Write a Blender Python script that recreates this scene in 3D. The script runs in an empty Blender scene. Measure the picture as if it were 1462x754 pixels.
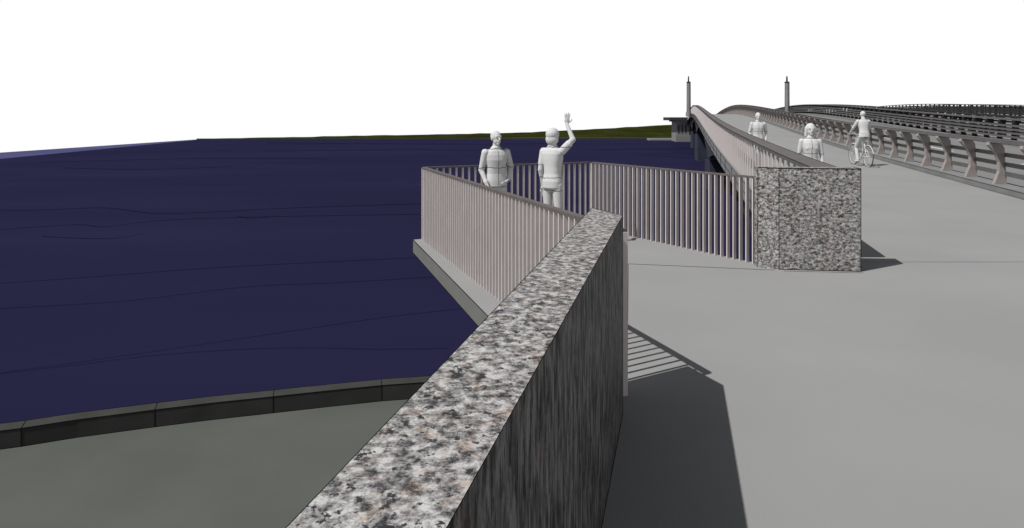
import bpy, math, random
from mathutils import Vector, Matrix
random.seed(7)
S=bpy.context.scene
F=1000.0; CX=731.0; HZ=169.0; HC=1.79; K=0.24

# ------------------------------------------------ materials
def new_mat(name):
    m=bpy.data.materials.new(name); m.use_nodes=True
    nt=m.node_tree; b=nt.nodes['Principled BSDF']
    return m,nt,b
def simple(name,col,rough=0.8,spec=0.2,var=0.12,scale=3.0,bump=0.0,metal=0.0,bscale=60):
    m,nt,b=new_mat(name); N=nt.nodes; L=nt.links
    b.inputs['Roughness'].default_value=rough
    b.inputs['Specular IOR Level'].default_value=spec
    b.inputs['Metallic'].default_value=metal
    tc=N.new('ShaderNodeTexCoord')
    n=N.new('ShaderNodeTexNoise'); n.inputs['Scale'].default_value=scale; n.inputs['Detail'].default_value=5
    L.new(tc.outputs['Object'],n.inputs['Vector'])
    r=N.new('ShaderNodeValToRGB')
    r.color_ramp.elements[0].position=0.3; r.color_ramp.elements[1].position=0.7
    r.color_ramp.elements[0].color=tuple(c*(1-var) for c in col)+(1,)
    r.color_ramp.elements[1].color=tuple(c*(1+var) for c in col)+(1,)
    L.new(n.outputs['Fac'],r.inputs['Fac']); L.new(r.outputs['Color'],b.inputs['Base Color'])
    if bump>0:
        n2=N.new('ShaderNodeTexNoise'); n2.inputs['Scale'].default_value=bscale; n2.inputs['Detail'].default_value=6
        L.new(tc.outputs['Object'],n2.inputs['Vector'])
        bp=N.new('ShaderNodeBump'); bp.inputs['Strength'].default_value=bump; bp.inputs['Distance'].default_value=0.01
        L.new(n2.outputs['Fac'],bp.inputs['Height']); L.new(bp.outputs['Normal'],b.inputs['Normal'])
    return m
def granite(name,stretch=(1,1,1),scale=1.0,gain=1.0):
    m,nt,b=new_mat(name); N=nt.nodes; L=nt.links
    b.inputs['Roughness'].default_value=0.6; b.inputs['Specular IOR Level'].default_value=0.08
    tc=N.new('ShaderNodeTexCoord'); mp=N.new('ShaderNodeMapping'); mp.inputs['Scale'].default_value=stretch
    L.new(tc.outputs['Object'],mp.inputs['Vector'])
    def noise(s,d,off,ro=.62):
        n=N.new('ShaderNodeTexNoise'); n.noise_dimensions='4D'; n.inputs['W'].default_value=off
        n.inputs['Scale'].default_value=s*scale; n.inputs['Detail'].default_value=d; n.inputs['Roughness'].default_value=ro
        L.new(mp.outputs['Vector'],n.inputs['Vector']); return n
    base=noise(34,8,0.0,.76)
    r=N.new('ShaderNodeValToRGB'); cr=r.color_ramp; cr.interpolation='LINEAR'
    pts=[(0.38,(.024,.024,.027)),(0.44,(.085,.083,.085)),(0.478,(.185,.178,.176)),(0.525,(.28,.272,.268)),(0.585,(.45,.445,.44))]
    while len(cr.elements)<len(pts): cr.elements.new(0.5)
    for e,(p,c) in zip(cr.elements,pts): e.position=p; e.color=tuple(x*gain for x in c)+(1,)
    L.new(base.outputs['Fac'],r.inputs['Fac'])
    pk=noise(21,6,5.0,.7); rp=N.new('ShaderNodeValToRGB'); rp.color_ramp.elements[0].position=.53; rp.color_ramp.elements[1].position=.60
    L.new(pk.outputs['Fac'],rp.inputs['Fac'])
    mx=N.new('ShaderNodeMix'); mx.data_type='RGBA'; mx.blend_type='MULTIPLY'
    L.new(rp.outputs['Color'],mx.inputs['Factor']); L.new(r.outputs['Color'],mx.inputs['A'])
    mx.inputs['B'].default_value=(.86,.73,.66,1)
    dk=noise(36,6,11.0,.68); rd=N.new('ShaderNodeValToRGB'); rd.color_ramp.elements[0].position=.56; rd.color_ramp.elements[1].position=.595
    L.new(dk.outputs['Fac'],rd.inputs['Fac'])
    mx2=N.new('ShaderNodeMix'); mx2.data_type='RGBA'
    L.new(rd.outputs['Color'],mx2.inputs['Factor']); L.new(mx.outputs['Result'],mx2.inputs['A']); mx2.inputs['B'].default_value=(.03*gain,.03*gain,.033*gain,1)
    L.new(mx2.outputs['Result'],b.inputs['Base Color'])
    bp=N.new('ShaderNodeBump'); bp.inputs['Strength'].default_value=0.06; bp.inputs['Distance'].default_value=0.004
    L.new(base.outputs['Fac'],bp.inputs['Height']); L.new(bp.outputs['Normal'],b.inputs['Normal'])
    return m
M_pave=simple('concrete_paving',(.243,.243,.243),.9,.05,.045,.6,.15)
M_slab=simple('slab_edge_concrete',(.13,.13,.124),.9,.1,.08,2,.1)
M_quay=simple('quay_concrete',(.084,.090,.081),.9,.05,.08,.8,.15)
M_kerb=simple('kerb_stone',(.042,.043,.041),.9,.05,.12,3,.1)
M_gran=granite('granite')
M_granP=granite('granite_pier',(1,1,1.5),.72,.97)
M_granS=granite('granite_side_shade',(1,1,.22),.9,.37)  # streaked wall sides; their shade is darkened into the granite colour
M_steel=simple('painted_railing_steel',(.50,.455,.445),.6,.15,.05,5)
M_top=simple('handrail_brown',(.10,.088,.084),.6,.15,.1,5)
M_hand=simple('bridge_handrail_steel',(.105,.097,.095),.6,.1,.1,3)
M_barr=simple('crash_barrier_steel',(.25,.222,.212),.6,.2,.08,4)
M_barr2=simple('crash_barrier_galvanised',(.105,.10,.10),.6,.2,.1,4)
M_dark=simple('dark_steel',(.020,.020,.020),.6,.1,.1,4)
M_line=simple('joint_and_outline',(.006,.006,.006),.9,.0,.1,4)  # near-black for joints and for outlines drawn along edges
M_conc=simple('bridge_concrete',(.19,.19,.195),.85,.1,.1,1.5,.1)
M_girder=simple('girder_steel_pier_shade',(.035,.037,.055),.8,.05,.15,1)  # girders; on the piers the bluish dark paints in shadow over water
M_road=simple('road_surface',(.18,.18,.18),.9,.05,.07,.6)
M_grass=simple('grass',(.022,.024,.006),.95,.0,.35,.12)
M_pole=simple('pylon_steel',(.20,.20,.20),.6,.25,.1,2)
M_brick=simple('abutment_brick',(.16,.10,.05),.9,.1,.3,3)
M_shoal=simple('shallow_water',(.065,.065,.15),.9,.0,.1,.05)
M_tyre=simple('tyre_rubber',(.08,.08,.08),.7,.2,.1,5)
M_bike=simple('bicycle_paint',(.5,.5,.5),.4,.3,.05,5)
# water
m,nt,b=new_mat('river_water'); N=nt.nodes;L=nt.links
tc=N.new('ShaderNodeTexCoord'); mp=N.new('ShaderNodeMapping'); mp.inputs['Scale'].default_value=(.35,1,1)
n=N.new('ShaderNodeTexNoise'); n.inputs['Scale'].default_value=.12; n.inputs['Detail'].default_value=3
L.new(tc.outputs['Object'],mp.inputs['Vector']); L.new(mp.outputs['Vector'],n.inputs['Vector'])
r=N.new('ShaderNodeValToRGB'); r.color_ramp.elements[0].position=.3; r.color_ramp.elements[1].position=.7
r.color_ramp.elements[0].color=(.0122,.0114,.034,1); r.color_ramp.elements[1].color=(.0152,.0142,.041,1)
L.new(n.outputs['Fac'],r.inputs['Fac'])
n2=N.new('ShaderNodeTexNoise'); n2.inputs['Scale'].default_value=1.2; n2.inputs['Detail'].default_value=4
L.new(mp.outputs['Vector'],n2.inputs['Vector'])
bp=N.new('ShaderNodeBump'); bp.inputs['Strength'].default_value=.25; bp.inputs['Distance'].default_value=.05
L.new(n2.outputs['Fac'],bp.inputs['Height'])
df=N.new('ShaderNodeBsdfDiffuse'); gl=N.new('ShaderNodeBsdfGlossy'); ms=N.new('ShaderNodeMixShader')
gl.inputs['Roughness'].default_value=.25; gl.inputs['Color'].default_value=(.4,.42,.7,1); ms.inputs[0].default_value=.010
L.new(r.outputs['Color'],df.inputs['Color']); L.new(bp.outputs['Normal'],df.inputs['Normal']); L.new(bp.outputs['Normal'],gl.inputs['Normal'])
L.new(df.outputs[0],ms.inputs[1]); L.new(gl.outputs[0],ms.inputs[2]); L.new(ms.outputs[0],N['Material Output'].inputs['Surface'])
M_water=m
def figure_mat(name,bands,zip_z=None):
    m,nt,b=new_mat(name);N=nt.nodes;L=nt.links
    b.inputs['Roughness'].default_value=.8; b.inputs['Specular IOR Level'].default_value=.1
    tc=N.new('ShaderNodeTexCoord'); sp=N.new('ShaderNodeSeparateXYZ'); L.new(tc.outputs['Object'],sp.inputs[0])
    nz=N.new('ShaderNodeTexNoise'); nz.inputs['Scale'].default_value=9; L.new(tc.outputs['Object'],nz.inputs['Vector'])
    def mth(op,a,bv=None):
        x=N.new('ShaderNodeMath'); x.operation=op
        for i,v in enumerate([a,bv]):
            if v is None: continue
            if isinstance(v,(int,float)): x.inputs[i].default_value=v
            else: L.new(v,x.inputs[i])
        return x.outputs[0]
    wob=mth('MULTIPLY',mth('SUBTRACT',nz.outputs['Fac'],.5),.05)
    z=mth('ADD',sp.outputs['Z'],wob); tot=None
    for z0 in bands:
        l=mth('LESS_THAN',mth('ABSOLUTE',mth('SUBTRACT',z,z0)),.0045)
        tot=l if tot is None else mth('MAXIMUM',tot,l)
    if zip_z:
        xx=mth('ADD',sp.outputs['X'],mth('MULTIPLY',wob,.4))
        l=mth('LESS_THAN',mth('ABSOLUTE',xx),.004)
        l=mth('MULTIPLY',l,mth('GREATER_THAN',z,zip_z[0])); l=mth('MULTIPLY',l,mth('LESS_THAN',z,zip_z[1]))
        tot=mth('MAXIMUM',tot,l)
    mx=N.new('ShaderNodeMix'); mx.data_type='RGBA'; L.new(tot,mx.inputs['Factor'])
    mx.inputs['A'].default_value=(.50,.50,.50,1); mx.inputs['B'].default_value=(.02,.02,.02,1)
    L.new(mx.outputs['Result'],b.inputs['Base Color'])
    return m
M_fig=figure_mat('white_clothing',[.84,1.42,1.13],(.86,1.4))
M_fig2=figure_mat('white_clothing_plain',[.80,1.43,.98])

# ------------------------------------------------ mesh builder
class MB:
    def __init__(s): s.v=[]; s.f=[]; s.m=[]
    def poly(s,pts,mi=0):
        o=len(s.v); s.v+= [tuple(p) for p in pts]; s.f.append(tuple(range(o,o+len(pts)))); s.m.append(mi)
    def prism(s,bot,top,mi=0,mtop=None,mside=None):
        n=len(bot); o=len(s.v); s.v+=[tuple(p) for p in bot]+[tuple(p) for p in top]
        s.f.append(tuple(range(o+n-1,o-1,-1))); s.m.append(mi)
        s.f.append(tuple(range(o+n,o+2*n))); s.m.append(mi if mtop is None else mtop)
        for i in range(n):
            j=(i+1)%n; s.f.append((o+i,o+j,o+n+j,o+n+i)); s.m.append(mi if mside is None else mside)
    def ext(s,pl,z0,z1,mi=0,mtop=None,mside=None):
        s.prism([(x,y,z0) for x,y in pl],[(x,y,z1) for x,y in pl],mi,mtop,mside)
    def beam(s,a,b,w,h,mi=0):
        a=Vector(a);b=Vector(b);d=(b-a); d2=Vector((d.x,d.y,0)).normalized() if (abs(d.x)+abs(d.y))>1e-6 else Vector((0,1,0))
        n=Vector((d2.y,-d2.x,0))*w/2; 
        up=Vector((0,0,h/2)) if (abs(d.x)+abs(d.y))>1e-6 else d2*h/2
        s.prism([a-n-up,a+n-up,a+n+up,a-n+up],[b-n-up,b+n-up,b+n+up,b-n+up],mi)
    def tube(s,a,b,r0,r1=None,n=8,mi=0):
        r1=r0 if r1 is None else r1
        a=Vector(a);b=Vector(b);d=(b-a)
        if d.length<1e-6: return
        d.normalize(); x=d.orthogonal().normalized(); y=d.cross(x)
        A=[];B=[]
        for i in range(n):
            t=2*math.pi*i/n; u=x*math.cos(t)+y*math.sin(t); A.append(a+u*r0); B.append(b+u*r1)
        s.prism(A,B,mi)
    def ell(s,c,r,rot=None,nu=14,nv=9,mi=0):
        c=Vector(c); o=len(s.v); R=rot or Matrix.Identity(3)
        s.v.append(tuple(c+R@Vector((0,0,r[2]))))
        for j in range(1,nv):
            ph=math.pi*j/nv
            for i in range(nu):
                t=2*math.pi*i/nu
                s.v.append(tuple(c+R@Vector((r[0]*math.sin(ph)*math.cos(t),r[1]*math.sin(ph)*math.sin(t),r[2]*math.cos(ph)))))
        s.v.append(tuple(c+R@Vector((0,0,-r[2])))); last=len(s.v)-1
        for i in range(nu):
            k=(i+1)%nu
            s.f.append((o,o+1+i,o+1+k)); s.m.append(mi)
            for j in range(nv-2):
                p=o+1+j*nu; s.f.append((p+i,p+nu+i,p+nu+k,p+k)); s.m.append(mi)
            p=o+1+(nv-2)*nu; s.f.append((p+i,last,p+k)); s.m.append(mi)
    def cap(s,a,b,r0,r1):
        s.tube(a,b,r0,r1,14); s.ell(a,(r0,)*3); s.ell(b,(r1,)*3)
    def loft(s,secs,n=24):
        o=len(s.v)
        for (cx,cy,z,rx,ry) in secs:
            for i in range(n):
                t=2*math.pi*i/n; c=math.cos(t); q=math.sin(t)
                e=.85
                s.v.append((cx+rx*math.copysign(abs(c)**e,c),cy+ry*math.copysign(abs(q)**e,q),z))
        for j in range(len(secs)-1):
            for i in range(n):
                k=(i+1)%n; s.f.append((o+j*n+i,o+j*n+k,o+(j+1)*n+k,o+(j+1)*n+i)); s.m.append(0)
        s.f.append(tuple(range(o+n-1,o-1,-1))); s.m.append(0)
        p=o+(len(secs)-1)*n; s.f.append(tuple(range(p,p+n))); s.m.append(0)
    def obj(s,name,mats,parent=None,smooth=False):
        me=bpy.data.meshes.new(name); me.from_pydata(s.v,[],s.f)
        for m in mats: me.materials.append(m)
        me.polygons.foreach_set('material_index',s.m)
        if smooth: me.polygons.foreach_set('use_smooth',[True]*len(me.polygons))
        me.update(); o=bpy.data.objects.new(name,me); S.collection.objects.link(o)
        if parent: o.parent=parent
        return o
def empty(name,loc=(0,0,0)):
    e=bpy.data.objects.new(name,None); e.empty_display_size=.3; e.location=loc; S.collection.objects.link(e); return e
def g(u,y,h=0.0):
    d=F*(HC-h)/(y-HZ); return ((u-CX)*d/F,d)
YJ=8.73
def rise(Y):
    if Y<98: t=max(0,min(1,(Y-YJ)/(98-YJ)))
    else: t=max(0,min(1,(200-Y)/102))
    return 2.3*t*t*(3-2*t)+ (0.06*min(1,max(0,(Y-YJ)/10)) if Y<98 else .06*t)
def P(W,Y,h): return Vector((W+K*Y,Y,rise(Y)+h))

# ------------------------------------------------ granite walls
E=(.671,4.245); EL=(.526,4.61)
dirw=.2365
R0=(E[0]-dirw*(E[1]+8),-8.0); L0=(EL[0]-dirw*(EL[1]+8),-8.0)
HW=1.2
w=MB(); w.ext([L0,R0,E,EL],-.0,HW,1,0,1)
wall=w.obj('granite_parapet_wall',[M_gran,M_granS])
q=MB()
def edge(mb,a,b,r0,r1=None): mb.tube(a,b,r0,r1,5)
Rn=(E[0]-dirw*(E[1]-.7),.7); Ln=(EL[0]-dirw*(EL[1]-.7),.7)
edge(q,(*Rn,HW),(*E,HW),.0007,.002); edge(q,(*Ln,HW),(*EL,HW),.0007,.002)
edge(q,(*E,HW),(*EL,HW),.002); edge(q,(*E,0),(*E,HW),.002)
edge(q,(*E,0.003),(R0[0]+dirw*8,0,0.003),.003,.002)
q.obj('arris_lines',[M_line],wall)

P1=(4.07,8.17);P2=(3.16,8.29);P3=(2.955,8.42);P5=(2.1+K*8.48,8.48);P4=(2.96,8.55)
w=MB(); w.ext([P1,P5,P4,P3,P2],0.0,HW,0)
pier=w.obj('granite_end_pier',[M_granP])
q=MB()
for a,b_ in [(P1,P2),(P2,P3),(P1,P5)]:
    edge(q,(*a,HW),(*b_,HW),.005)
for a in (P1,P2,P3): edge(q,(*a,0),(*a,HW),.004)
edge(q,(*P1,.004),(*P2,.004),.005); q.obj('arris_lines',[M_line],pier)

# ------------------------------------------------ promenade + overlook slab
A=g(605,343); B=(1.29,11.5); C=g(1106,383)
A_=(-1.46,10.33); B_=(1.24,11.68)
w=MB()
pl=[(-3.41,-12),(.40,4.35),A_,B_,(3.10,8.55),(3.3,YJ),(36+K*YJ,YJ),(36-K*12,-12)]
pl=pl[::-1]
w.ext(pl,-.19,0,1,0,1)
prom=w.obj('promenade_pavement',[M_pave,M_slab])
q=MB()
def strip(mb,a,b,wd,z,mi=0):
    a=Vector((*a,0));b=Vector((*b,0));d=(b-a).normalized(); n_=Vector((-d.y,d.x,0))*wd/2; zz=Vector((0,0,z))
    mb.poly([a-n_+zz,b-n_+zz,b+n_+zz,a+n_+zz],mi)
strip(q,g(897,377),g(1106,386),.012,.004); strip(q,(.755,4.6),g(897,377),.003,.004)
strip(q,(4.25,YJ-.01),(18,YJ-.01),.008,.004); strip(q,(3.18,8.2),(4.06,8.1),.012,.004)
strip(q,g(893,335),g(1075,374),.014,.004)
q.obj('expansion_joints',[M_line],prom)
q=MB(); edge(q,(*A_,0),(.40,4.35,0),.006,.003); edge(q,(*A_,-.19),(.40,4.35,-.19),.006,.003); edge(q,(*A_,0),(*A_,-.19),.006)
q.obj('slab_edge_lines',[M_line],prom)
w=MB(); w.ext([(-3.2,-12),(.2,4.3),(2.2,8.4),(4.2,9.4),(34,9.4),(32,-12)][::-1],-5,-.40,0)
w.obj('quay_retaining_wall',[M_conc])

# ------------------------------------------------ overlook railings
def railing(name,a,b,hgt=1.075,sp=.1):
    a=Vector((*a,0));b=Vector((*b,0));d=(b-a);Ln_=d.length;d.normalize();n_=Vector((-d.y,d.x,0))
    mb=MB(); n=int(Ln_/sp)
    for i in range(n+1):
        c=a+d*(Ln_*i/n); dep=.026; th=.008
        if i in (0,n): dep=.03; th=.012
        cs=[c-n_*dep-d*th,c+n_*dep-d*th,c+n_*dep+d*th,c-n_*dep+d*th]
        mb.prism(cs,[p+Vector((0,0,hgt-.02)) for p in cs],0)
    up=Vector((0,0,hgt)); mb.beam(a+up-Vector((0,0,.01)),b+up-Vector((0,0,.01)),.06,.022,1)
    return mb.obj(name,[M_steel,M_top])
railing('overlook_railing',A,(.715,4.52))
railing('overlook_railing',A,B)
railing('overlook_railing',(B[0]+.03,B[1]-.03),C)

# ------------------------------------------------ water
w=MB(); w.poly([(-79,-30,-3.5),(140,-30,-3.5),(140,176,-3.5),(-79,176,-3.5)])
water=w.obj('river_water',[M_water])
w=MB(); w.poly([(-79,60,-3.494),(-66.7,91,-3.494),(-77,170,-3.494),(-79,170,-3.494)]); w.obj('shallow_water',[M_shoal],water)
q=MB()
lines=[[(0,300),(60,300),(150,297),(220,305),(300,303),(420,297),(600,291)],
[(0,328),(110,321),(150,324),(230,315),(330,311),(420,309),(600,306)],
[(60,338),(150,341),(200,335),(225,328)],[(340,309),(360,312),(395,309)],
[(0,405),(140,395),(300,383),(450,375),(600,368)],
[(0,441),(180,430),(350,410),(480,404),(630,395)],
[(0,533),(200,505),(430,471),(560,452),(690,438)],
[(0,534),(120,520),(220,508),(330,500),(430,497),(540,499),(640,498)],
[(60,232),(200,228),(320,226),(470,227)],[(90,240),(210,242),(330,238)],[(380,216),(560,214),(700,215)],
[(840,214),(930,213),(1010,212)],[(920,222),(1000,226)],[(380,204),(620,206),(800,205)]]
for ln in lines:
    pts=[g(u,y,-3.5) for u,y in ln]
    sm=[]
    for i in range(len(pts)-1):
        p0=pts[max(i-1,0)];p1=pts[i];p2=pts[i+1];p3=pts[min(i+2,len(pts)-1)]
        for k in range(6):
            t=k/6
            sm.append(tuple(.5*((2*p1[c])+(-p0[c]+p2[c])*t+(2*p0[c]-5*p1[c]+4*p2[c]-p3[c])*t*t+(-p0[c]+3*p1[c]-3*p2[c]+p3[c])*t**3) for c in (0,1)))
    sm.append(pts[-1])
    for i in range(len(sm)-1):
        a,b_=sm[i],sm[i+1]; wd=.000030*a[1]*a[1]
        wd=max(wd,.003)
        q.poly([(a[0],a[1]-wd,-3.49),(b_[0],b_[1]-wd,-3.49),(b_[0],b_[1]+wd,-3.49),(a[0],a[1]+wd,-3.49)])
M_rip=simple('ripple_line',(.003,.003,.010),.9,0,.1,1)  # plain dark colour of the drawn wave lines
q.obj('ripples',[M_rip],water)

# ------------------------------------------------ lower quay with kerb
QZ=-2.21
kb=[(-60,2.0),(-30,3.6),(-14,6.1)]+[g(u,y,QZ) for u,y in [(0,642),(30,638),(110,625),(221,610),(300,600),(390,590),(470,581),(545,573),(640,566)]]+[(1.6,10.3)]
w=MB(); w.poly([(*p,QZ) for p in [(-60,-12),(1.6,-12)]]+[(*p,QZ) for p in kb[::-1]])
quay=w.obj('lower_quay_pavement',[M_quay])
w=MB(); KH=.225; KW=.24
def off(i):
    a=Vector(kb[max(i-1,0)]);b_=Vector(kb[min(i+1,len(kb)-1)]);d=(b_-a).normalized(); return Vector(kb[i])+Vector((-d.y,d.x))*KW
for i in range(len(kb)-1):
    a=Vector(kb[i]);b_=Vector(kb[i+1]);ao=off(i);bo=off(i+1)
    w.prism([(*a,-4.5),(*b_,-4.5),(*bo,-4.5),(*ao,-4.5)],[(*a,QZ+KH),(*b_,QZ+KH),(*bo,QZ+KH),(*ao,QZ+KH)],0)
kerb=w.obj('quay_kerb',[M_kerb])
q=MB()
for i in range(2,len(kb)-1):
    a=Vector(kb[i]);b_=Vector(kb[i+1])
    edge(q,(*a,QZ+KH),(*b_,QZ+KH),.005); edge(q,(*a,QZ+.004),(*b_,QZ+.004),.004); edge(q,(*off(i),QZ+KH),(*off(i+1),QZ+KH),.005)
for i in (4,6,8,10):
    a=Vector(kb[i]); edge(q,(*a,QZ),(*a,QZ+KH),.005); edge(q,(*a,QZ+KH),(*off(i),QZ+KH),.005)
q.obj('kerb_joints',[M_line],kerb)

# ------------------------------------------------ bridge
bridge=empty('river_bridge')
Ys=[YJ]+[10.6+i*2 for i in range(0,97)]
def ribbon(mb,W0,W1,h,mi=0,ys=Ys):
    for a,b_ in zip(ys[:-1],ys[1:]): mb.poly([P(W0,a,h),P(W1,a,h),P(W1,b_,h),P(W0,b_,h)],mi)
def ribbox(mb,W0,W1,h0,h1,mi=0,ys=Ys,hf=None):
    for a,b_ in zip(ys[:-1],ys[1:]):
        ha=h0 if hf is None else hf(a); hb=h0 if hf is None else hf(b_)
        mb.prism([P(W0,a,ha),P(W1,a,ha),P(W1,a,h1),P(W0,a,h1)],[P(W0,b_,hb),P(W1,b_,hb),P(W1,b_,h1),P(W0,b_,h1)],mi)
WE=1.72; WR=36
w=MB(); ribbon(w,WE,7.3,0,0); ribbon(w,7.9,15.6,-.02,1); ribbon(w,18.4,30,-.02,1); ribbon(w,31,WR,0,0)
w.obj('deck_surface',[M_pave,M_road],bridge)
w=MB(); ribbox(w,WE-.03,WR,-.36,-.035,0); w.obj('deck_slab',[M_conc],bridge)
def gd(Y):
    c=abs(((Y-52)/36+.5)%1-.5)*2
    return -.37-.55-1.5*(1-c)**2
w=MB(); ribbox(w,WE+.35,WE+.6,0,-.362,0,Ys[1:],gd); ribbox(w,14,14.4,0,-.362,0,Ys[1:],gd); ribbox(w,30,30.4,0,-.362,0,Ys[1:],gd)
w.obj('haunched_girders',[M_girder],bridge)
w=MB()
for Y in (52,88,124,160):
    w.prism([(WE+.3+K*Y,Y-.9,-5),(WR-1+K*Y,Y-.9,-5),(WR-1+K*Y,Y+.9,-5),(WE+.3+K*Y,Y+.9,-5)],
            [(WE+.3+K*Y,Y-.6,rise(Y)+gd(Y)),(WR-1+K*Y,Y-.6,rise(Y)+gd(Y)),(WR-1+K*Y,Y+.6,rise(Y)+gd(Y)),(WE+.3+K*Y,Y+.6,rise(Y)+gd(Y))],0)
w.obj('river_piers',[M_girder],bridge)
w=MB()
ribbox(w,WE-.10,WE-.032,-.42,.06,0); w.obj('fascia',[M_conc],bridge)
w=MB(); 
for Y in [10+3*i for i in range(60)]:
    w.tube(P(WE-.103,Y,-.42),P(WE-.103,Y,.06),.006+.0002*Y,None,4)
for a,b_ in zip(Ys[:-1],Ys[1:]):
    for hh in (-.42,-.2,.06): w.tube(P(WE-.103,a,hh),P(WE-.103,b_,hh),.0003*a,.0003*b_,4)
w.obj('fascia_joints',[M_line],bridge)
w=MB(); ribbox(w,7.3,7.9,-.02,.13,0); ribbox(w,15.6,18.4,-.02,.15,0); ribbox(w,30,31,-.02,.15,0); w.obj('plinths',[M_conc],bridge)
w=MB(); ribbon(w,7.29,7.31,.132,0,Ys[:30]); ribbon(w,7.255,7.275,.006,0,Ys[:30]); w.obj('plinth_lines',[M_line],bridge)
w=MB(); 
for Wm in (11.7,24.2):
    for Y in range(12,190,9): w.poly([P(Wm-.07,Y,-.014),P(Wm+.07,Y,-.014),P(Wm+.07,Y+3,-.010),P(Wm-.07,Y+3,-.010)])
w.obj('lane_markings',[simple('road_paint',(.6,.6,.6),.7,.1)],bridge)
# pedestrian parapet
w=MB(); yp=[8.60]+Ys[1:]
for a,b_ in zip(yp[:-1],yp[1:]):
    W0,W1=1.70,2.04
    w.prism([P(W0,a,1.09),P(W1,a,1.09),P(W1,a,1.15),P(W0,a,1.15)],[P(W0,b_,1.09),P(W1,b_,1.09),P(W1,b_,1.15),P(W0,b_,1.15)],1)
Y=8.9
while Y<190:
    c=P(1.76,Y,0); dx=.016; dy=.022
    w.prism([c+Vector((-dx,-dy,0)),c+Vector((dx,-dy,0)),c+Vector((dx,dy,0)),c+Vector((-dx,dy,0))],
            [c+Vector((-dx,-dy,1.09)),c+Vector((dx,-dy,1.09)),c+Vector((dx,dy,1.09)),c+Vector((-dx,dy,1.09))],0)
    Y+=.62
w.obj('pedestrian_parapet',[M_steel,M_hand],bridge)
w=MB()
for Wl in (1.70,2.04):
    for a,b_ in zip(yp[:-1],yp[1:]): w.tube(P(Wl,a,1.152),P(Wl,b_,1.152),.0003*a+.001,.0003*b_+.001,4)
w.obj('parapet_edge_lines',[M_line],bridge)
# crash barriers
def barrier(name,W,flip,h0,mats,sp=1.65,y0=11.7,rails=4,top=1.0,slim=False,hr=.045):
    mb=MB(); s=-1 if flip else 1
    prof=[(.16,0),(-.14,0),(-.10,.10),(-.02,.30),(-.02,.52),(-.10,.74),(-.28,.93),(-.26,1.0),(.02,.98),(.10,.86),(.12,.5)]
    if slim: prof=[(.08,0),(-.08,0),(-.06,.5),(-.08,1.0),(.06,1.0),(.05,.5)]
    Y=y0
    while Y<190:
        A_1=[P(W+s*p,Y,h0+h*top) for p,h in prof]; t=Vector((0,.05,0))
        mb.prism([a-t for a in A_1],[a+t for a in A_1],0); Y+=sp
    ys=[y0-6+i*3.3 for i in range(57)]
    ys=[y for y in ys if y>9.7]
    for k in range(rails):
        h=h0+top*(.24+.68*k/(rails-1)); hh=hr if k<rails-1 else .04
        ww=.045 if k<rails-1 else .13
        Wc=W+s*(.16 if k<rails-1 else -.10)
        if k==rails-1: h=h0+top*1.03
        ribbox(mb,Wc-ww,Wc+ww,h-hh,h+hh,1,ys)
    return mb.obj(name,mats,bridge)
barrier('crash_barrier_walkway',7.58,False,.13,[M_barr,M_barr2])
q=MB()
for a,b_ in zip(Ys[:-1],Ys[1:]):
    q.tube(P(7.36,a,1.20),P(7.36,b_,1.20),.0004*a,.0004*b_,4); q.tube(P(7.35,a,1.12),P(7.35,b_,1.12),.0003*a,.0003*b_,4)
q.obj('barrier_lines',[M_line],bridge)
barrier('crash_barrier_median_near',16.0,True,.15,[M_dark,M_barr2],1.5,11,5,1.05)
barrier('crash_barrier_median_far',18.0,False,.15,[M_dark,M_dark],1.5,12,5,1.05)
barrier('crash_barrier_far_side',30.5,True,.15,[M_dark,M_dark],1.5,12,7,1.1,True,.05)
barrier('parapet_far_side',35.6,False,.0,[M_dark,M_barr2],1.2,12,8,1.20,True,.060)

# ------------------------------------------------ pylons
def pylon(u,Y,r):
    x=(u-CX)*Y/F; zb=rise(Y); zt=HC+(HZ-118)*Y/F; zz=HC+(HZ-109)*Y/F
    mb=MB(); mb.tube((x,Y,zb-.3),(x,Y,zb+.4),r*1.5,r*1.4,16); mb.tube((x,Y,zb+.4),(x,Y,zt),r,r*.92,16)
    mb.tube((x,Y,zt),(x,Y,zt+.12),r*1.15,r*1.15,16,1)
    mb.tube((x,Y,zt+.12),(x,Y,zz),r*.42,r*.30,10,1)
    for s_ in (-1,1): mb.tube((x+s_*r*1.02,Y-.1,zb+.3),(x+s_*r*.95,Y-.1,zt),.03,.03,6,1)
    return mb.obj('bridge_pylon',[M_pole,M_dark])
pylon(983,101,.27); pylon(1123.5,99,.31)

# ------------------------------------------------ far shore
w=MB(); xs=[-105.4+i*3.5 for i in range(72)]
def ytop(u):
    pts=[(-400,199),(285,198.2),(400,196.0),(620,191.8),(750,189.3),(850,184),(960,178),(1000,178),(1500,180)]
    for (a,p),(b_,q_) in zip(pts[:-1],pts[1:]):
        if a<=u<=b_: return p+(q_-p)*(u-a)/(b_-a)
    return 180
rows=[(176,0),(190,.25),(205,.6),(220,.85),(235,1.0),(300,1.0)]
idx=[]
for (Y,k) in rows:
    row=[]
    for x in xs:
        u=CX+x*F/235; H0=-3.3
        # the bank climbs gently behind the embankment wall
        yt=ytop(u); yb=HZ+(HC-H0)*F/176; yy=yb+(yt-yb)*k
        if Y>240: yy+=1.5
        h=HC-(yy-HZ)*Y/F
        h+=(random.uniform(-.10,.10) if k>0 else 0)*min(1,max(0,(199-yt)/4))
        row.append(len(w.v)); w.v.append((x*Y/235,Y,h))
    idx.append(row)
for j in range(len(rows)-1):
    for i in range(len(xs)-1):
        w.f.append((idx[j][i],idx[j][i+1],idx[j+1][i+1],idx[j+1][i])); w.m.append(0)
w.obj('far_bank_grass',[M_grass])
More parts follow.
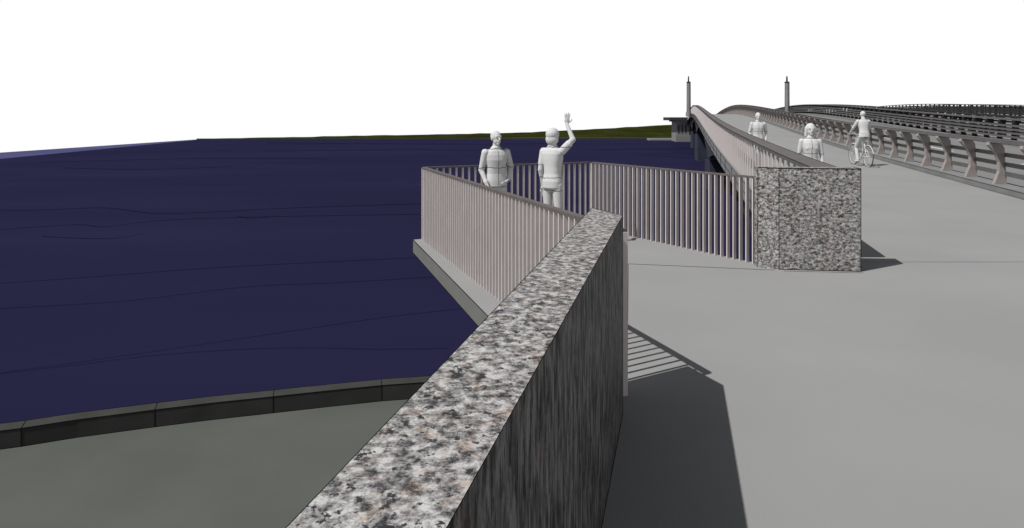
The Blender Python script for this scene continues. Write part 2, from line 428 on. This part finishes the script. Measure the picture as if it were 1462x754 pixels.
w=MB(); w.ext([(-79,175.4),(140,175.4),(140,175.98),(-79,175.98)],-4,-3.27,0); w.ext([(0,171.5),(60,171.5),(60,175.38),(0,175.38)],-4,-3.0,0); w.ext([(33,168),(60,168),(60,171.48),(33,171.48)],-4,-3.1,1)
w.obj('far_embankment_wall',[M_kerb,M_pave])
Y=160; px=lambda u:(u-CX)*Y/F; pz=lambda y:HC-(y-HZ)*Y/F
w=MB()
w.ext([(px(966),Y),(px(984),Y),(px(984),Y+5),(px(966),Y+5)],-4,pz(174),0)
w.ext([(px(955),Y-1),(px(988),Y-1),(px(988),Y+6),(px(955),Y+6)],pz(172)+.01,pz(167.5),1)
w.ext([(px(963),Y-.5),(px(986),Y-.5),(px(986),Y+5.5),(px(963),Y+5.5)],pz(174)+.01,pz(172),0)
w.ext([(px(985),Y-6),(px(1008),Y-6),(px(1008),Y+2),(px(985),Y+2)],-4,pz(179),2)
w.ext([(px(962),Y-2),(px(984.5),Y-2),(px(984.5),Y-.6),(px(962),Y-.6)],-4,pz(193),0)
for u in (969,974,979): w.ext([(px(u)-.15,Y-.06),(px(u)+.15,Y-.06),(px(u)+.15,Y-.01),(px(u)-.15,Y-.01)],pz(190),pz(178),1)
w.obj('abutment_tower',[M_conc,M_kerb,M_brick])

# ------------------------------------------------ people
def hand(mb,wr,d,nrm,thumb,curl=.5,sc=1.0,spread=.12):
    wr=Vector(wr); d=Vector(d).normalized(); nrm=Vector(nrm); nrm=(nrm-d*nrm.dot(d)).normalized(); s=d.cross(nrm).normalized()*thumb
    R=Matrix((s,nrm,d)).transposed()
    mb.ell(wr+d*.045*sc,(.040*sc,.016*sc,.055*sc),R)
    for k,(o,l) in enumerate([(.028,.070),(.010,.080),(-.009,.074),(-.027,.058)]):
        base=wr+d*.082*sc+s*o*sc
        dd=(d+s*spread*(1.2-.9*k)).normalized()
        p1=base+dd*l*.5*sc+nrm*curl*.010; d2=(dd+nrm*curl).normalized(); p2=p1+d2*l*.5*sc
        mb.cap(base,p1,.0095,.009); mb.cap(p1,p2,.009,.0075)
    b0=wr+d*.025*sc+s*.032*sc; b1=b0+(d*.6+s*.8).normalized()*.038*sc; b2=b1+(d*.95+s*.25+nrm*.3).normalized()*.03*sc
    mb.cap(b0,b1,.013,.011); mb.cap(b1,b2,.011,.009)
def head(mb,c,yaw=0,hair='short',pitch=0):
    c=Vector(c); R=Matrix.Rotation(yaw,3,'Z')@Matrix.Rotation(pitch,3,'X')
    T=lambda x,y,z:c+R@Vector((x,y,z))
    mb.ell(T(0,.008,.022),(.076,.094,.090),R); mb.ell(T(0,-.014,-.035),(.060,.070,.078),R)
    mb.ell(T(0,-.062,-.085),(.028,.022,.022),R)
    mb.cap(T(0,-.084,.012),T(0,-.104,-.022),.009,.014)
    mb.cap(T(-.040,-.074,.030),T(.040,-.074,.030),.012,.012)
    for s_ in (-1,1):
        mb.ell(T(s_*.030,-.079,.010),(.012,.009,.008),R)
        mb.ell(T(s_*.078,.008,-.005),(.010,.020,.032),R)
    mb.cap(T(-.020,-.086,-.050),T(.020,-.086,-.050),.007,.007)
    if hair=='short':
        mb.ell(T(0,.018,.036),(.080,.092,.086),R)
    elif hair=='bob':
        mb.ell(T(0,.022,.028),(.100,.108,.098),R); mb.ell(T(0,.040,-.045),(.098,.080,.095),R)
    else:
        mb.ell(T(0,.020,.034),(.090,.100,.092),R); mb.ell(T(0,.055,-.05),(.086,.058,.115),R)
        for s_ in (-1,1):
            mb.cap(T(s_*.078,.0,.03),T(s_*.088,.005,-.115),.030,.026)
    
def person(name,loc,yaw,height,arms,hair='short',female=False,legs=None,headyaw=0,lean=0,short=False,mat=None,vox=.0065,parent=None,headpitch=0):
    mb=MB(); f=.90 if female else 1.0
    sh=.175*f; 
    def LN(p):
        p=Vector(p)
        if lean==0: return p
        q_=p-Vector((0,0,.92)); return Matrix.Rotation(lean,3,'X')@q_+Vector((0,0,.92))
    secs=[(0,0,.83,.166*f,.118),(0,0,.84,.172*f,.122),(0,.004,.93,.172*f,.122),(0,0,1.04,.145*f,.104),(0,-.004,1.14,.148*f,.108),(0,-.006,1.25,.172*f,.118),(0,0,1.33,.182*f,.112),(0,.004,1.385,.165*f,.095),(0,.006,1.42,.105*f,.075),(0,.006,1.45,.062,.058)]
    o=len(mb.v); mb.loft(secs)
    if female: 
        for s_ in (-1,1): mb.ell((s_*.062,-.066,1.235),(.066,.055,.066))
    mb.tube((0,.006,1.42),(0,.004,1.462),.074,.066,18)
    mb.cap((0,.008,1.40),(0,-.004,1.52),.054,.050)
    head(mb,(0,-.008,1.585),headyaw,hair,headpitch)
    for side,(el,wr,hd,nm,curl) in arms.items():
        s_=-1 if side=='L' else 1
        s0=Vector((s_*sh,0,1.365)); 
        mb.cap(s0,el,.062*f,.046*f)
        if short:
            mid=Vector(s0).lerp(Vector(el),.72); mb.tube(s0,mid,.068*f,.060*f,16)
        mb.cap(el,wr,.043*f,.029*f)
        if not short: mb.tube(Vector(el).lerp(Vector(wr),.72),Vector(el).lerp(Vector(wr),.93),.038*f,.037*f,16)
        hand(mb,wr,hd,nm,s_*(1),curl,1.0)
    for i,v in enumerate(mb.v[o:]): mb.v[o+i]=tuple(LN(v))
    legs=legs or {'L':((-.095,-.01,.48),(-.105,.02,.085),(-.15,-1,0)),'R':((.095,-.01,.48),(.105,.02,.085),(.15,-1,0))}
    mb.ell((0,0,.88),(.165*f,.115,.11))
    for side,(kn,an,toe) in legs.items():
        s_=-1 if side=='L' else 1; hp=Vector((s_*.085,0,.87))
        mb.cap(hp,kn,.094*f,.064*f); 
        mid=Vector(kn).lerp(Vector(an),.35); mb.cap(kn,mid,.062*f,.061*f); mb.cap(mid,an,.060*f,.048*f)
        t=Vector(toe).normalized(); an=Vector(an)
        Rr=Matrix.Rotation(math.atan2(t.x,-t.y),3,'Z')@Matrix.Rotation(math.asin(max(-1,min(1,-t.z))),3,'X')
        mb.ell(an+Rr@Vector((0,.01,-.045)),(.040,.050,.042),Rr)
        mb.ell(an+Rr@Vector((0,-.085,-.056)),(.046,.105,.030),Rr)
    ob=mb.obj(name,[mat or M_fig])
    ob.location=loc; ob.rotation_euler=(0,0,yaw); s=height/1.70; ob.scale=(s,s,s)
    md=ob.modifiers.new('fuse','REMESH'); md.mode='VOXEL'; md.voxel_size=vox; md.use_smooth_shade=True
    md=ob.modifiers.new('relax','SMOOTH'); md.factor=.5; md.iterations=2
    return ob
V=Vector
person('standing_man',(-.235,10.30,0),math.radians(22),1.605,{
 'L':(V((-.225,.05,1.09)),V((-.185,-.09,.88)),V((.3,-.35,-.8)),V((1,0,0)),.5),
 'R':(V((.275,.06,1.13)),V((.185,-.06,.94)),V((-.7,-.45,-.45)),V((-1,0,0)),.6)},'short',headyaw=math.radians(12))
person('waving_woman',(.575,9.9,0),math.radians(142),1.65,{
 'L':(V((-.325,-.04,1.54)),V((-.205,-.06,1.765)),V((-.05,-.05,1)),V((.6,-.6,0)),.12),
 'R':(V((.195,.03,1.09)),V((.195,-.03,.85)),V((0,-.12,-1)),V((-1,0,0)),.4)},'bob',female=True,short=True,mat=M_fig2,headyaw=math.radians(14))
walk={'L':((-.09,-.16,.50),(-.09,-.20,.10),(0,-1,.15)),'R':((.09,.04,.48),(.09,.24,.14),(0,-1,-.5))}
person('walking_woman',P(2.42,13.0,0),math.radians(-8),1.65,{
 'L':(V((-.205,.04,1.09)),V((-.205,-.08,.86)),V((0,-.2,-1)),V((1,0,0)),.4),
 'R':(V((.205,.0,1.09)),V((.205,-.06,.86)),V((0,-.1,-1)),V((-1,0,0)),.4)},'long',female=True,legs=walk)
person('walking_man',P(2.45,22.0,0),math.radians(-8),1.77,{
 'L':(V((-.245,.03,1.10)),V((-.22,-.10,.88)),V((.1,-.2,-1)),V((1,0,0)),.4),
 'R':(V((.245,.06,1.10)),V((.22,-.02,.86)),V((0,-.1,-1)),V((-1,0,0)),.4)},'short',legs=walk,vox=.008)

# ------------------------------------------------ bicycle and rider
bY=23.2; cyc=empty('cyclist_on_bicycle',P(5.98,bY,0)); cyc.rotation_euler=(math.radians(-1.7),0,math.radians(180-2))
mb=MB()
def wheel(mb,y):
    r=.335; n=36
    for i in range(n):
        a=2*math.pi*i/n;b_=2*math.pi*(i+1)/n
        mb.tube((0,y+r*math.cos(a),r+.0+r*math.sin(a)),(0,y+r*math.cos(b_),r+r*math.sin(b_)),.019,None,8,0)
        mb.tube((0,y+(r-.025)*math.cos(a),r+(r-.025)*math.sin(a)),(0,y+(r-.025)*math.cos(b_),r+(r-.025)*math.sin(b_)),.010,None,6,1)
    for i in range(20):
        a=2*math.pi*i/20; mb.tube((.02*(-1)**i,y,r),(0,y+.31*math.cos(a),r+.31*math.sin(a)),.0025,None,4,1)
    mb.tube((-.045,y,r),(.045,y,r),.022,None,10,1)
wheel(mb,.52); wheel(mb,-.53)
bb=(0,.08,.29); seat=(0,.20,.86); ht=(0,-.36,.86); hb=(0,-.39,.70)
for a,b_,r_ in [(bb,seat,.017),(seat,ht,.016),(hb,bb,.019),(ht,hb,.020),((.05,.52,.335),bb,.011),((-.05,.52,.335),bb,.011),((.05,.52,.335),(0,.19,.80),.010),((-.05,.52,.335),(0,.19,.80),.010),
   (hb,(.05,-.53,.335),.012),(hb,(-.05,-.53,.335),.012),(ht,(0,-.34,1.02),.014),((0,-.34,1.02),(-.27,-.26,1.05),.012),((0,-.34,1.02),(.27,-.26,1.05),.012),((-.27,-.26,1.05),(-.29,-.16,1.04),.017),((.27,-.26,1.05),(.29,-.16,1.04),.017),
   (seat,(0,.21,.93),.013),((-.09,.08,.29),(.09,.08,.29),.012),((.08,.08,.29),(.08,.04,.13),.010),((-.08,.08,.29),(-.08,.12,.45),.010)]:
    mb.tube(a,b_,r_,None,8,1)
mb.ell((0,.24,.955),(.075,.12,.03),None,14,9,0); mb.ell((0,.12,.955),(.03,.10,.022),None,14,9,0)
mb.beam((.06,.04,.125),(.15,.04,.125),.07,.02,0); mb.beam((-.15,.12,.455),(-.06,.12,.455),.07,.02,0)
for i in range(16):
    a=2*math.pi*i/16;b_=2*math.pi*(i+1)/16; mb.tube((.055,.08+.09*math.cos(a),.29+.09*math.sin(a)),(.055,.08+.09*math.cos(b_),.29+.09*math.sin(b_)),.006,None,5,0)
for y in (.52,-.53):
    for i in range(8):
        a=math.radians(20+i*17);b_=math.radians(20+(i+1)*17); mb.tube((0,y+.37*math.cos(a),.335+.37*math.sin(a)),(0,y+.37*math.cos(b_),.335+.37*math.sin(b_)),.014,None,6,1)
mb.obj('bicycle',[M_tyre,M_bike],cyc)
rd=person('rider',(0,.22,.115),0,1.70,{
 'L':(V((-.27,-.17,1.16)),V((-.27,-.36,1.04)),V((0,-1,-.15)),V((0,0,-1)),1.2),
 'R':(V((.27,-.17,1.16)),V((.27,-.36,1.04)),V((0,-1,-.15)),V((0,0,-1)),1.2)},'short',lean=math.radians(10),
 legs={'L':((-.115,-.40,.72),(-.11,-.10,.42),(0,-1,-.1)),'R':((.115,-.30,.50),(.11,-.19,.10),(0,-1,.05))},vox=.008,mat=M_fig2)
rd.parent=cyc

# ------------------------------------------------ light, world, camera
d=Vector((.745,.45,-1.2)).normalized()
sl=bpy.data.lights.new('sun','SUN'); sl.energy=4.6; sl.angle=math.radians(.5); sl.color=(1,.985,.96)
so=bpy.data.objects.new('sun',sl); so.rotation_euler=d.to_track_quat('-Z','Y').to_euler(); so.location=(-20,-10,30); S.collection.objects.link(so)
W_=bpy.data.worlds.new('World'); S.world=W_; W_.use_nodes=True; nt=W_.node_tree; N=nt.nodes;L=nt.links; N.clear()
out=N.new('ShaderNodeOutputWorld'); bg1=N.new('ShaderNodeBackground'); bg2=N.new('ShaderNodeBackground'); mx=N.new('ShaderNodeMixShader')
sky=N.new('ShaderNodeTexSky'); sky.sky_type='NISHITA'; sky.sun_disc=False; sky.sun_elevation=math.radians(54); sky.sun_rotation=math.radians(-121.7)
hs=N.new('ShaderNodeHueSaturation'); hs.inputs['Saturation'].default_value=.25
L.new(sky.outputs[0],hs.inputs['Color']); L.new(hs.outputs[0],bg1.inputs[0]); bg1.inputs[1].default_value=.06
bg2.inputs[0].default_value=(1,1,1,1); bg2.inputs[1].default_value=1.0
tc=N.new('ShaderNodeTexCoord'); sp=N.new('ShaderNodeSeparateXYZ'); L.new(tc.outputs['Generated'],sp.inputs[0])
mr=N.new('ShaderNodeMapRange'); mr.inputs['From Min'].default_value=.18; mr.inputs['From Max'].default_value=.32
L.new(sp.outputs['Z'],mr.inputs['Value']); L.new(mr.outputs[0],mx.inputs[0]); L.new(bg2.outputs[0],mx.inputs[1]); L.new(bg1.outputs[0],mx.inputs[2]); L.new(mx.outputs[0],out.inputs[0])
cam=bpy.data.cameras.new('camera'); co=bpy.data.objects.new('camera',cam); S.collection.objects.link(co)
co.location=(0,0,HC); co.rotation_euler=(math.pi/2,0,0); cam.sensor_width=36; cam.lens=36*F/1462; cam.shift_y=-(377-HZ)/1462; cam.clip_start=.05; cam.clip_end=2000
S.camera=co
S.view_settings.view_transform='Standard'; S.view_settings.look='None'; S.view_settings.exposure=0
